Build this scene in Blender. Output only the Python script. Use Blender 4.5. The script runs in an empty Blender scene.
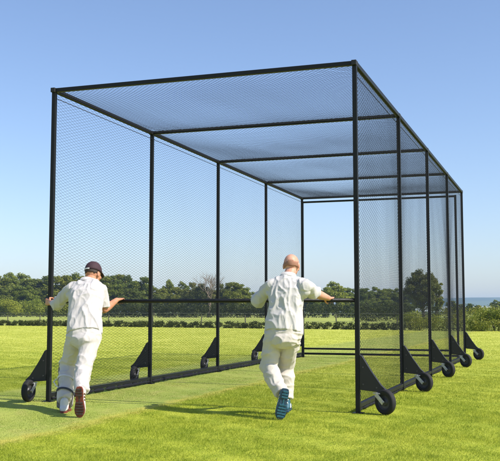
import bpy, bmesh, math, random
import numpy as np
from mathutils import Vector, Matrix, noise, Quaternion
random.seed(7); rng = np.random.default_rng(11)
S = bpy.context.scene
C = S.collection
V = Vector
R = math.radians

# ------------------------------------------------------------------ camera
FPX, CX, CY, EYE, PITCH = 897.13, 250.0, 230.5, 1.018, 0.0898
cam_d = bpy.data.cameras.new('camera'); cam = bpy.data.objects.new('camera', cam_d); C.objects.link(cam)
cam.location = (0, 0, EYE); cam.rotation_euler = (math.pi/2+PITCH, 0, 0)
cam_d.sensor_fit = 'HORIZONTAL'; cam_d.sensor_width = 36.0
cam_d.lens = FPX/500*36.0
cam_d.shift_x = 0.0
cam_d.clip_start = 0.1; cam_d.clip_end = 12000
S.camera = cam

def gp(px, py, Z):
    """point seen at photo pixel (px,py) at distance Z: used to survey positions"""
    a, b = (px-CX)/FPX, (CY-py)/FPX; sp, cp = math.sin(PITCH), math.cos(PITCH)
    t = Z/(cp-b*sp)
    return V((a*t, Z, EYE+(sp+b*cp)*t))

# ------------------------------------------------------------------ light
SUN_EL = R(43.0)
to_sun = V((0.9*math.cos(SUN_EL), -0.435*math.cos(SUN_EL), math.sin(SUN_EL))).normalized()
sd = bpy.data.lights.new('sun', 'SUN'); sun = bpy.data.objects.new('sun', sd); C.objects.link(sun)
sd.energy = 5.0; sd.angle = R(0.55); sd.color = (1.0, 0.93, 0.82)
sun.rotation_euler = to_sun.to_track_quat('Z', 'Y').to_euler()
W = bpy.data.worlds.new('World'); S.world = W; W.use_nodes = True
nt = W.node_tree; nt.nodes.clear()
sky = nt.nodes.new('ShaderNodeTexSky'); sky.sky_type = 'NISHITA'; sky.sun_disc = False
sky.sun_elevation = SUN_EL; sky.sun_rotation = math.atan2(to_sun.x, to_sun.y)
sky.altitude = 0; sky.air_density = 1.0; sky.dust_density = 0.8; sky.ozone_density = 4.2
bg = nt.nodes.new('ShaderNodeBackground'); bg.inputs['Strength'].default_value = 0.143
wo = nt.nodes.new('ShaderNodeOutputWorld')
tint = nt.nodes.new('ShaderNodeMix'); tint.data_type = 'RGBA'; tint.blend_type = 'MULTIPLY'; tint.inputs[0].default_value = 1.0
tint.inputs[7].default_value = (1.03, 0.965, 0.985, 1)
nt.links.new(sky.outputs[0], tint.inputs[6]); nt.links.new(tint.outputs[2], bg.inputs[0]); nt.links.new(bg.outputs[0], wo.inputs[0])
S.view_settings.view_transform = 'Standard'; S.view_settings.look = 'None'
S.view_settings.exposure = 0.42; S.view_settings.gamma = 1.0
S.view_settings.use_curve_mapping = False
S.cycles.max_bounces = 8; S.cycles.transparent_max_bounces = 16
S.cycles.volume_bounces = 0

# ------------------------------------------------------------------ node helpers
class NT:
    def __init__(s, name):
        s.m = bpy.data.materials.new(name); s.m.use_nodes = True
        s.t = s.m.node_tree; s.t.nodes.clear()
        s.out = s.t.nodes.new('ShaderNodeOutputMaterial')
    def n(s, ty, **kw):
        nd = s.t.nodes.new(ty)
        for k, v in kw.items():
            if k.startswith('i_'): nd.inputs[k[2:].replace('_', ' ')].default_value = v
            else: setattr(nd, k, v)
        return nd
    def l(s, a, b): s.t.links.new(a, b)
    def sock(s, inp, v):
        if hasattr(v, 'is_linked') or isinstance(v, bpy.types.NodeSocket): s.l(v, inp)
        else: inp.default_value = v
    def math(s, op, a, b=0.0, c=None, clamp=False):
        nd = s.t.nodes.new('ShaderNodeMath'); nd.operation = op; nd.use_clamp = clamp
        s.sock(nd.inputs[0], a); s.sock(nd.inputs[1], b)
        if c is not None: s.sock(nd.inputs[2], c)
        return nd.outputs[0]
    def mix(s, f, a, b, bt='MIX'):
        nd = s.t.nodes.new('ShaderNodeMix'); nd.data_type = 'RGBA'; nd.blend_type = bt
        s.sock(nd.inputs[0], f)
        for inp, v in ((nd.inputs[6], a), (nd.inputs[7], b)):
            if isinstance(v, bpy.types.NodeSocket): s.l(v, inp)
            else: inp.default_value = (*v, 1) if len(v) == 3 else v
        return nd.outputs[2]
    def pos(s): return s.n('ShaderNodeNewGeometry').outputs['Position']
    def noise(s, vec, scale, detail=4, rough=0.55, dim='3D', out=0):
        nd = s.n('ShaderNodeTexNoise'); nd.noise_dimensions = dim
        nd.inputs['Scale'].default_value = scale; nd.inputs['Detail'].default_value = detail
        nd.inputs['Roughness'].default_value = rough
        if vec is not None: s.l(vec, nd.inputs['Vector'])
        return nd.outputs[out]
    def ramp(s, f, lo, hi, a=0.0, b=1.0):
        nd = s.n('ShaderNodeMapRange'); nd.clamp = True
        s.sock(nd.inputs[0], f); nd.inputs[1].default_value = lo; nd.inputs[2].default_value = hi
        nd.inputs[3].default_value = a; nd.inputs[4].default_value = b
        return nd.outputs[0]
    def vscale(s, v, sc):
        nd = s.n('ShaderNodeVectorMath', operation='MULTIPLY'); s.l(v, nd.inputs[0]); nd.inputs[1].default_value = sc
        return nd.outputs[0]
    def dot(s, v, d):
        nd = s.n('ShaderNodeVectorMath', operation='DOT_PRODUCT'); s.l(v, nd.inputs[0]); nd.inputs[1].default_value = d
        return nd.outputs['Value']
    def bsdf(s, col, rough=0.6, metal=0.0, spec=0.5, bump=None, bstr=0.3, bdist=0.01, **kw):
        b = s.n('ShaderNodeBsdfPrincipled')
        if isinstance(col, bpy.types.NodeSocket): s.l(col, b.inputs['Base Color'])
        else: b.inputs['Base Color'].default_value = (*col, 1)
        s.sock(b.inputs['Roughness'], rough); b.inputs['Metallic'].default_value = metal
        b.inputs['Specular IOR Level'].default_value = spec
        for k, v in kw.items(): b.inputs[k.replace('_', ' ')].default_value = v
        if bump is not None:
            bp = s.n('ShaderNodeBump'); bp.inputs['Strength'].default_value = bstr; bp.inputs['Distance'].default_value = bdist
            s.l(bump, bp.inputs['Height']); s.l(bp.outputs[0], b.inputs['Normal'])
        return b
    def done(s, sh):
        s.l(sh.outputs[0] if hasattr(sh, 'outputs') else sh, s.out.inputs['Surface']); return s.m

def simple(name, col, rough=0.6, metal=0.0, var=0.12, nscale=30, bstr=0.15, bdist=0.002, spec=0.5, **kw):
    t = NT(name); p = t.n('ShaderNodeTexCoord').outputs['Object']
    nz = t.noise(p, nscale, 5)
    lo = tuple(c*(1-var) for c in col); hi = tuple(min(1, c*(1+var)) for c in col)
    c = t.mix(t.ramp(nz, 0.35, 0.65), lo, hi)
    return t.done(t.bsdf(c, t.ramp(nz, 0.3, 0.7, rough-0.08, rough+0.08), metal, spec, nz, bstr, bdist, **kw))

def foliage(name, cols, nscale=0.6, trans=0.42, rnd=0.3):
    t = NT(name); p = t.pos()
    oi = t.n('ShaderNodeObjectInfo').outputs['Random']
    n1 = t.noise(p, nscale, 3); n2 = t.noise(p, nscale*9, 2)
    c = t.mix(t.ramp(n1, 0.36, 0.64), cols[0], cols[1])
    c = t.mix(t.ramp(n2, 0.45, 0.72), c, cols[2])
    hs = t.n('ShaderNodeHueSaturation'); t.l(c, hs.inputs['Color'])
    t.l(t.ramp(oi, 0, 1, 1-rnd, 1+rnd), hs.inputs['Value']); t.l(t.ramp(oi, 0, 1, 0.515, 0.485), hs.inputs['Hue'])
    b = t.bsdf(hs.outputs[0], 0.55, spec=0.3)
    tr = t.n('ShaderNodeBsdfTranslucent'); t.l(hs.outputs[0], tr.inputs[0])
    mx = t.n('ShaderNodeMixShader'); mx.inputs[0].default_value = trans
    t.l(b.outputs[0], mx.inputs[1]); t.l(tr.outputs[0], mx.inputs[2])
    return t.done(mx)

# ------------------------------------------------------------------ object helpers
def tag(o, label=None, cat=None, group=None, kind=None):
    if label: o['label'] = label
    if cat: o['category'] = cat
    if group: o['group'] = group
    if kind: o['kind'] = kind
    return o
def empty(name, loc=(0, 0, 0), rz=0):
    o = bpy.data.objects.new(name, None); C.objects.link(o); o.location = loc; o.rotation_euler = (0, 0, rz)
    o.empty_display_size = 0.2
    return o
def link(name, me, mat, parent=None, loc=None, smooth=True):
    o = bpy.data.objects.new(name, me); C.objects.link(o)
    for m in (mat if isinstance(mat, (list, tuple)) else [mat]): me.materials.append(m)
    if parent is not None: o.parent = parent
    if loc is not None: o.location = loc
    if smooth: me.polygons.foreach_set('use_smooth', [True]*len(me.polygons))
    return o
def bm_link(name, bm, mat, parent=None, loc=None, smooth=False):
    bmesh.ops.recalc_face_normals(bm, faces=bm.faces)
    me = bpy.data.meshes.new(name); bm.to_mesh(me); bm.free()
    return link(name, me, mat, parent, loc, smooth)
def np_mesh(name, verts, faces):
    """faces: (n,k) int array"""
    me = bpy.data.meshes.new(name); n, k = faces.shape
    me.vertices.add(len(verts)); me.vertices.foreach_set('co', np.asarray(verts, dtype=np.float32).ravel())
    me.loops.add(n*k); me.loops.foreach_set('vertex_index', faces.astype(np.int32).ravel())
    me.polygons.add(n); me.polygons.foreach_set('loop_start', (np.arange(n)*k).astype(np.int32))
    me.update(calc_edges=True); me.validate()
    return me
def add_box(bm, c, s, rot=None, bev=0.0):
    r = bmesh.ops.create_cube(bm, size=1.0); vs = r['verts']
    M = Matrix.Translation(V(c)) @ (rot.to_4x4() if rot is not None else Matrix.Identity(4)) @ Matrix.Diagonal((*s, 1))
    bmesh.ops.transform(bm, matrix=M, verts=vs)
    if bev > 0:
        es = list({e for v in vs for e in v.link_edges})
        bmesh.ops.bevel(bm, geom=es, offset=bev, segments=2, affect='EDGES', profile=0.6)
def frame(d):
    d = V(d).normalized(); a = V((0, 0, 1)) if abs(d.z) < 0.9 else V((1, 0, 0))
    u = d.cross(a).normalized(); v = u.cross(d).normalized(); return u, v
def add_ring_tube(bm, rings, cap=True):
    """rings: list of lists of Vector, all same count"""
    vr = [[bm.verts.new(p) for p in r] for r in rings]; n = len(vr[0])
    for i in range(len(vr)-1):
        for j in range(n):
            bm.faces.new((vr[i][j], vr[i][(j+1) % n], vr[i+1][(j+1) % n], vr[i+1][j]))
    if cap:
        bm.faces.new(vr[0][::-1]); bm.faces.new(vr[-1])
def add_tube(bm, pts, rad, seg=12, cap=True):
    pts = [V(p) for p in pts]; rad = rad if isinstance(rad, (list, tuple)) else [rad]*len(pts)
    rings = []; u = None
    for i, p in enumerate(pts):
        d = (pts[min(i+1, len(pts)-1)]-pts[max(i-1, 0)]).normalized()
        if u is None: u, v = frame(d)
        else:
            u = (u-d*u.dot(d)).normalized(); v = u.cross(d)
            v = d.cross(u)
        w = d.cross(u)
        rings.append([p+(u*math.cos(t)+w*math.sin(t))*rad[i] for t in [2*math.pi*k/seg for k in range(seg)]])
    add_ring_tube(bm, rings, cap)
def cappts(a, b, ra, rb):
    """capsule centre line with rounded ends"""
    a, b = V(a), V(b); d = (b-a).normalized(); P = []; Q = []
    for t in (0.98, 0.8, 0.5): P.append(a-d*ra*t); Q.append(ra*math.sqrt(1-t*t))
    for k in range(5): f = k/4; P.append(a.lerp(b, f)); Q.append(ra*(1-f)+rb*f)
    for t in (0.5, 0.8, 0.98): P.append(b+d*rb*t); Q.append(rb*math.sqrt(1-t*t))
    return P, Q
def add_caps(bm, a, b, ra, rb, seg=14):
    P, Q = cappts(a, b, ra, rb); add_tube(bm, P, Q, seg)
def add_ell(bm, c, axes, r, sub=3):
    """ellipsoid: axes = 3 unit vectors"""
    q = bmesh.ops.create_icosphere(bm, subdivisions=sub, radius=1.0)['verts']
    for v in q: p = v.co.copy(); v.co = V(c)+axes[0]*p.x*r[0]+axes[1]*p.y*r[1]+axes[2]*p.z*r[2]
def copy_tree(o, parent=None):
    c = o.copy(); C.objects.link(c); c.parent = parent
    for ch in list(o.children): copy_tree(ch, c)
    return c

# ------------------------------------------------------------------ materials
YAW = 0.3324
RV = V((math.cos(YAW), -math.sin(YAW), 0))   # cage: to the right
FV = V((math.sin(YAW), math.cos(YAW), 0))    # cage: along its length, away from us
RORG = V((1.0854, 9.1187, 0))                  # foot of the front right post
CW, CL, CH = 3.560, 10.622, 3.605

def strip_mask(t, p):
    """worn batting strip beside and under the left of the cage: u in (-4.7,-2.15)"""
    u = t.math('SUBTRACT', t.dot(p, tuple(RV)), RORG.dot(RV))
    nz = t.noise(p, 0.9, 4); nf = t.noise(p, 9, 3)
    u2 = t.math('ADD', u, t.math('MULTIPLY_ADD', nz, 0.35, -0.17))
    u2 = t.math('ADD', u2, t.math('MULTIPLY_ADD', nf, 0.30, -0.15))
    a = t.ramp(u2, -2.30, -2.02, 1, 0); b = t.ramp(u2, -5.0, -4.6)
    m = t.math('MULTIPLY', a, b)
    e1 = t.math('ABSOLUTE', t.math('ADD', u2, 2.17)); edge = t.ramp(e1, 0.0, 0.16, 1, 0)
    return m, edge
def grass_colour(t, p):
    n0 = t.noise(p, 0.10, 3); n1 = t.noise(p, 0.75, 4); n2 = t.noise(t.vscale(p, (1, 0.7, 1)), 4.5, 4); n3 = t.noise(p, 28, 3)
    g = t.mix(t.ramp(n1, 0.3, 0.7), (0.315, 0.385, 0.030), (0.430, 0.470, 0.045))
    g = t.mix(t.math('MULTIPLY', t.ramp(n0, 0.4, 0.65), 0.5), g, (0.47, 0.49, 0.075))
    g = t.mix(t.math('MULTIPLY', t.ramp(n2, 0.45, 0.62), 0.75), g, (0.24, 0.31, 0.022))
    g = t.mix(t.math('MULTIPLY', t.ramp(n3, 0.50, 0.7), 0.30), g, (0.52, 0.53, 0.11))
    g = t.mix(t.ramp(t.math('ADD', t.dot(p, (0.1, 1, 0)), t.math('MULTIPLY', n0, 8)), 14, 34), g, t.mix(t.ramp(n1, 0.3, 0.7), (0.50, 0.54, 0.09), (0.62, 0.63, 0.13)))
    m, e = strip_mask(t, p)
    s = t.mix(t.ramp(n1, 0.3, 0.7), (0.31, 0.39, 0.075), (0.42, 0.45, 0.10))
    s = t.mix(t.math('MULTIPLY', t.ramp(n2, 0.5, 0.7), 0.5), s, (0.47, 0.43, 0.14))
    g = t.mix(m, g, s)
    g = t.mix(t.math('MULTIPLY', e, t.ramp(n2, 0.35, 0.6, 0.3, 0.8)), g, (0.56, 0.49, 0.10))
    return g
def grass_ground():
    t = NT('field_grass'); p = t.pos()
    g = grass_colour(t, p)
    # soil between the blades (only where the modelled blades stand, the sheet is thatch)
    # beyond the field boundary: pale uncut meadow, then pasture
    d = t.math('ADD', t.dot(p, (0.61, 1.0, 0)), -(65-0.61*18))
    d = t.math('ADD', d, t.math('MULTIPLY_ADD', t.noise(p, 0.2, 3), 3, -1.5))
    md = t.mix(t.ramp(t.noise(p, 0.05, 4), 0.35, 0.65), (0.27, 0.33, 0.06), (0.36, 0.38, 0.10))
    g = t.mix(t.ramp(d, 0, 1.5), g, md)
    fr = t.mix(t.ramp(t.noise(p, 0.004, 3), 0.4, 0.6), (0.10, 0.15, 0.04), (0.22, 0.25, 0.08))
    g = t.mix(t.ramp(t.dot(p, (0, 1, 0)), 230, 300), g, fr)
    bm_ = t.math('ADD', t.noise(p, 60, 4), t.math('MULTIPLY', t.noise(p, 6, 3), 1.5))
    return t.done(t.bsdf(g, 0.9, spec=0.1, bump=bm_, bstr=0.7, bdist=0.03))
def grass_blade():
    t = NT('grass_blade'); p = t.pos()
    g = grass_colour(t, p)
    fine = t.noise(p, 90, 1)
    g = t.mix(t.ramp(fine, 0.35, 0.65), t.mix(0.3, g, (0.20, 0.28, 0.02)), g)
    b = t.bsdf(g, 0.6, spec=0.25)
    tr = t.n('ShaderNodeBsdfTranslucent'); t.l(g, tr.inputs[0])
    mx = t.n('ShaderNodeMixShader'); mx.inputs[0].default_value = 0.5
    t.l(b.outputs[0], mx.inputs[1]); t.l(tr.outputs[0], mx.inputs[2])
    return t.done(mx)

M_paint = simple('black_powder_coat', (0.006, 0.0065, 0.008), 0.5, 0.0, 0.3, 40, 0.1, 0.001, spec=0.3)
M_net = simple('black_net_cord', (0.012, 0.013, 0.018), 0.8, 0, 0.2, 60, 0, 0.001, spec=0.2)
M_plate = simple('matt_black_plate', (0.008, 0.008, 0.009), 0.6, 0, 0.3, 25, 0.1, 0.001)
M_tyre = simple('tyre_rubber', (0.010, 0.010, 0.011), 0.8, 0, 0.3, 30, 0.3, 0.002)
M_rim = simple('wheel_rim', (0.05, 0.05, 0.055), 0.45, 0.2, 0.3, 30)
M_steel = simple('galvanised_fork', (0.50, 0.50, 0.52), 0.45, 0.75, 0.2, 45)
M_wood = simple('weathered_post_wood', (0.15, 0.14, 0.09), 0.9, 0, 0.3, 12, 0.4, 0.01)
M_wire = simple('fence_wire', (0.35, 0.34, 0.32), 0.5, 0.6)
M_bark = simple('tree_bark', (0.10, 0.08, 0.06), 0.9, 0, 0.35, 3, 0.5, 0.05)
M_twig = simple('bare_twigs', (0.20, 0.155, 0.115), 0.9, 0, 0.3, 2, 0.3, 0.02)
M_dark = foliage('dark_woodland_leaves', ((0.108, 0.159, 0.022), (0.202, 0.251, 0.029), (0.309, 0.316, 0.034)), 0.25)
M_mid = foliage('mid_green_leaves', ((0.112, 0.150, 0.019), (0.190, 0.221, 0.024), (0.268, 0.265, 0.038)), 0.3)
M_olive = foliage('olive_autumn_leaves', ((0.121, 0.155, 0.029), (0.190, 0.197, 0.036), (0.241, 0.217, 0.052)), 0.35)
M_light = foliage('bright_bush_leaves', ((0.152, 0.209, 0.016), (0.242, 0.282, 0.023), (0.303, 0.331, 0.039)), 0.3, rnd=0.12)
M_hedge = foliage('hedge_leaves', ((0.032, 0.048, 0.011), (0.066, 0.082, 0.016), (0.102, 0.109, 0.021)), 0.3, rnd=0.1)
M_rough = foliage('rough_verge_leaves', ((0.043, 0.060, 0.014), (0.068, 0.085, 0.017), (0.102, 0.111, 0.030)), 0.8, rnd=0.05)

# ------------------------------------------------------------------ ground
def make_ground():
    rs = [0, 3, 6, 9, 13, 18, 25, 35, 50, 70, 100, 150, 230, 350, 600, 1000, 1800, 3000, 5000, 8500]
    n = 96; vs = [(0, 0, 0)]; fs = []
    for r in rs[1:]:
        for k in range(n):
            a = 2*math.pi*k/n; vs.append((r*math.sin(a), r*math.cos(a), 0))
    me = bpy.data.meshes.new('ground')
    for k in range(n): fs.append((0, 1+(k+1) % n, 1+k))
    for i in range(len(rs)-2):
        a, b = 1+i*n, 1+(i+1)*n
        for k in range(n): fs.append((a+k, a+(k+1) % n, b+(k+1) % n, b+k))
    me.from_pydata(vs, [], fs); me.update()
    o = link('ground', me, grass_ground())
    tag(o, 'bright green mown cricket field with a paler worn strip', kind='structure')
    return o
make_ground()

def make_blades():
    zones = [(4.2, 7.5, 8500, 0.0042, 1.0), (7.5, 10, 6500, 0.0050, 1.0), (10, 14, 3600, 0.0070, 1.0), (14, 20, 1700, 0.010, 1.0), (20, 30, 750, 0.016, 1.0), (30, 44, 380, 0.023, 1.0), (44, 68, 170, 0.034, 1.0)]
    P = []; Wd = []; H = []
    for z0, z1, dens, w, hs in zones:
        xw = 0.30*z1+1.0
        n = int((z1-z0)*2*xw*dens)
        x = rng.uniform(-xw, xw, n); y = rng.uniform(z0, z1, n)
        k = np.abs(x) < 0.30*y+1.0; x, y = x[k], y[k]
        P.append(np.stack([x, y], 1)); Wd.append(np.full(len(x), w)); H.append(np.full(len(x), hs))
    P = np.concatenate(P); Wd = np.concatenate(Wd); H = np.concatenate(H); 
    k = P[:, 1] < 65-0.61*(P[:, 0]+18)-0.2; P, Wd, H = P[k], Wd[k], H[k]; n = len(P)
    u = (P[:, 0]*RV.x+P[:, 1]*RV.y)-RORG.dot(RV)
    st = (u < -2.15) & (u > -4.8)
    # tufts: smooth height field
    hf = 0.75+0.35*np.sin(P[:, 0]*3.1+1.3*np.sin(P[:, 1]*1.7))*np.sin(P[:, 1]*2.3+np.sin(P[:, 0]*2.9)*1.1)+0.2*np.sin(P[:, 0]*11+P[:, 1]*7)
    h = (0.014+0.013*rng.random(n)**1.5)*hf*np.where(st, 0.42, 1.0)
    tall = rng.random(n) < 0.012; h[tall & ~st] *= 1.7
    a = rng.uniform(0, 2*np.pi, n); la = rng.uniform(0, 2*np.pi, n); ln = h*rng.uniform(0.2, 1.0, n)
    w = Wd*rng.uniform(0.6, 1.2, n)
    dx, dy = np.cos(a)*w/2, np.sin(a)*w/2
    v = np.zeros((n, 3, 3), np.float32)
    v[:, 0] = np.stack([P[:, 0]-dx, P[:, 1]-dy, np.full(n, -0.002)], 1)
    v[:, 1] = np.stack([P[:, 0]+dx, P[:, 1]+dy, np.full(n, -0.002)], 1)
    v[:, 2] = np.stack([P[:, 0]+np.cos(la)*ln, P[:, 1]+np.sin(la)*ln, h], 1)
    me = np_mesh('grass', v.reshape(-1, 3), np.arange(n*3).reshape(n, 3))
    o = link('grass', me, grass_blade(), smooth=False)
    tag(o, 'short mown grass blades covering the near part of the field', 'grass', kind='stuff')
make_blades()

# ------------------------------------------------------------------ cage
cage = empty('batting_cage', RORG, -YAW)      # local x = right, y = along length; front right post at 0,0
tag(cage, 'long black wheeled batting cage of netted frames standing on the field', 'batting cage')
NB = 4; BL = CL/NB; T = 0.046
def bar(name, a, b, s=(T, T), mat=None, bev=0.004, parent=cage, rnd=False):
    a, b = V(a), V(b); bm = bmesh.new()
    if rnd:
        add_tube(bm, [a, b], s[0]/2, 16)
    else:
        d = b-a; L = d.length; z = d.normalized(); u, v = frame(z)
        M = Matrix((u, v, z)).transposed()
        add_box(bm, (a+b)/2, (s[0], s[1], L), M, bev)
    return bm_link(name, bm, mat or M_paint, parent, smooth=rnd)
h = T/2
for i in range(NB+1):
    y = i*BL
    for x in (0, -CW):
        bar('post', (x, y, 0.008), (x, y, CH-T-0.001))
        bm = bmesh.new(); add_box(bm, (x, y, 0.004), (0.11, 0.11, 0.008), None, 0.002); bm_link('foot_plate', bm, M_paint, cage)
    bar('roof_beam', (-CW+h+0.001, y, CH-h), (-h-0.001, y, CH-h), (0.045, 0.045) if 0 < i < NB else (T, T))
for x in (0, -CW):
    bar('top_rail', (x, -h, CH-h), (x, CL+h, CH-h))
    for i in range(NB):
        bar('bottom_rail', (x, i*BL+h+0.001, 0.075), (x, (i+1)*BL-h-0.001, 0.075), (0.036, 0.042))
    # stay cable under the top rail holding the net
    bar('net_cable', (x*0.99-0.02, h+0.01, CH-0.115), (x*0.99-0.02, CL-h-0.01, CH-0.115), (0.008, 0.008), rnd=True)
bar('back_rail', (-CW+h+0.001, CL, 0.075), (-h-0.001, CL, 0.075), (0.045, 0.045))
bar('push_bar', (-CW+h, -0.002, 1.13), (-h, -0.002, 1.13), (0.040, 0.040), rnd=True)
# inner frame at the back end
bmx = CL-0.32
bar('inner_rail', (-CW+0.12, bmx, CH-0.155), (-0.12, bmx, CH-0.155), (0.04, 0.04))
bar('inner_rail', (-CW+0.12, bmx, 0.20), (-0.12, bmx, 0.20), (0.04, 0.04))
for x in (-CW+0.1, -0.1): bar('inner_post', (x, bmx, 0.008), (x, bmx, CH-0.13), (0.045, 0.045))
# corner couplers on the roof joints
for i in range(NB+1):
    for x in (0, -CW):
        bm = bmesh.new(); add_box(bm, (x, i*BL, CH-h), (T+0.006, T+0.05, T+0.006), None, 0.004)
        bm_link('corner_joint', bm, M_plate, cage)

def net_mesh(name, w0, hgt, pitch=0.047, rad=0.00118, sag=0.03, seed=0, st=1.0):
    # st: how far the diamonds are pulled out along local x
    w = w0/st
    """diamond net on the rectangle (0..w, 0..hgt) in local x,y; bulges along local z"""
    rs = np.random.default_rng(seed); ph = rs.uniform(0, 6, 6)
    def warp(P):
        x, y = P[:, 0]*st, P[:, 1]
        e = np.sin(np.pi*np.clip(x/w0, 0, 1))**0.7*np.sin(np.pi*np.clip(y/hgt, 0, 1))**0.7
        z = sag*e*(1+0.35*np.sin(x*2.3+ph[0])+0.3*np.sin(y*1.9+ph[1]))+0.002*e*np.sin(x*9+ph[2]+y*3)
        dy = -0.035*np.sin(np.pi*x/w0)*np.sin(np.pi*y/hgt)+0.012*e*np.sin(x*5.1+ph[3])*np.sin(y*2.7+ph[4])
        dx = 0.012*e*np.sin(y*4.1+ph[5])
        return np.stack([x+dx, y+dy, z], 1)
    VV = []; FF = []; off = 0
    for sgn in (1, -1):
        c = -hgt-w
        k0 = int(math.floor((-hgt if sgn > 0 else 0)/pitch)); k1 = int(math.ceil((w if sgn > 0 else w+hgt)/pitch))
        for k in range(k0, k1+1):
            c = k*pitch     # line: x - sgn*y = c
            # param y
            if sgn > 0: ya, yb = max(0, -c), min(hgt, w-c)
            else: ya, yb = max(0, c-w), min(hgt, c)
            if yb-ya < 0.02: continue
            m = max(2, int((yb-ya)*st/0.2)+1); y = np.linspace(ya, yb, m); x = c+sgn*y
            P = warp(np.stack([x, y], 1))
            P[:, 2] += 0.0012*sgn
            nrm = np.array([[-sgn*0.707, 0.707, 0]]) if sgn > 0 else np.array([[0.707, 0.707, 0]])
            zz = np.array([[0, 0, 1.0]])
            ring = [P+(nrm*math.cos(t)+zz*math.sin(t))*rad for t in (0.5, 2.6, 4.7)]
            vv = np.stack(ring, 1).reshape(-1, 3); VV.append(vv)
            idx = np.arange(m-1)[:, None]*3+off
            for j in range(3):
                j2 = (j+1) % 3
                FF.append(np.concatenate([idx+j, idx+j2, idx+3+j2, idx+3+j], 1))
            off += len(vv)
    # selvedge cords
    edge = [((0, 0), (w, 0)), ((w, 0), (w, hgt)), ((w, hgt), (0, hgt)), ((0, hgt), (0, 0))]
    for a, b in edge:
        m = 24; P = warp(np.stack([np.linspace(a[0], b[0], m), np.linspace(a[1], b[1], m)], 1))
        d = np.array([b[0]-a[0], b[1]-a[1], 0.0]); d /= np.linalg.norm(d); nr = np.array([[-d[1], d[0], 0]]); zz = np.array([[0, 0, 1.0]])
        ring = [P+(nr*math.cos(t)+zz*math.sin(t))*0.004 for t in (0.5, 2.6, 4.7)]
        vv = np.stack(ring, 1).reshape(-1, 3); VV.append(vv); idx = np.arange(m-1)[:, None]*3+off
        for j in range(3):
            j2 = (j+1) % 3; FF.append(np.concatenate([idx+j, idx+j2, idx+3+j2, idx+3+j], 1))
        off += len(vv)
    return np_mesh(name, np.concatenate(VV), np.concatenate(FF))
def put_net(me, M):
    o = bpy.data.objects.new('net_panel', me); C.objects.link(o); o.parent = cage; o.matrix_local = M
    return o
w_, h_ = BL-T-0.004, CH-T-0.11
left_n = [net_mesh('side_net', w_, h_, seed=s, sag=0.05, st=3.2, pitch=0.036, rad=0.0014) for s in (1, 2)]
right_n = [net_mesh('side_net', w_, h_, seed=s, sag=0.04, st=1.7, pitch=0.042, rad=0.00165) for s in (6, 7)]
roof = [net_mesh('roof_net', CW-T-0.004, w_, seed=s, sag=0.09, pitch=0.05, rad=0.0016, st=1.25) for s in (3, 4)]
for m in left_n+right_n+roof: m.materials.append(M_net)
def basis(x, y, z, o): M = Matrix((x, y, z)).transposed().to_4x4(); M.translation = o; return M
for i in range(NB):
    for s_, x in ((0, 0.0), (1, -CW)):
        zz = V((1, 0, 0))
        if (i+s_) % 2 == 0: M = basis(V((0, 1, 0)), V((0, 0, 1)), V((1, 0, 0)), V((x, i*BL+h+0.002, 0.105)))
        else: M = basis(V((0, -1, 0)), V((0, 0, 1)), V((-1, 0, 0)), V((x, (i+1)*BL-h-0.002, 0.105)))
        put_net((left_n if s_ else right_n)[(i//2+s_) % 2], M)
    put_net(roof[i % 2], basis(V((1, 0, 0)), V((0, -1, 0)), V((0, 0, -1)), V((-CW+h+0.002, (i+1)*BL-h-0.002, CH-0.03))))

# spare netting bunched along the foot of each side
for x, sd_ in ((-CW+0.012, 1.0), (-0.012, 2.0)):
    for i in range(NB):
        bm = bmesh.new(); P = []; Q = []
        for k in range(46):
            q = k/45; y = i*BL+0.05+q*(BL-0.10)
            P.append((x+0.016*noise.noise(V((y*2.1, sd_*7, 0))), y, 0.034+0.012*noise.noise(V((y*1.7, sd_, 5)))))
            Q.append(0.020+0.016*noise.noise(V((y*6.5, sd_*3, 2)))+0.006*math.sin(y*41+sd_))
        add_tube(bm, P, Q, 9); bm_link('net_hem', bm, M_net, cage, smooth=True)

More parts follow.
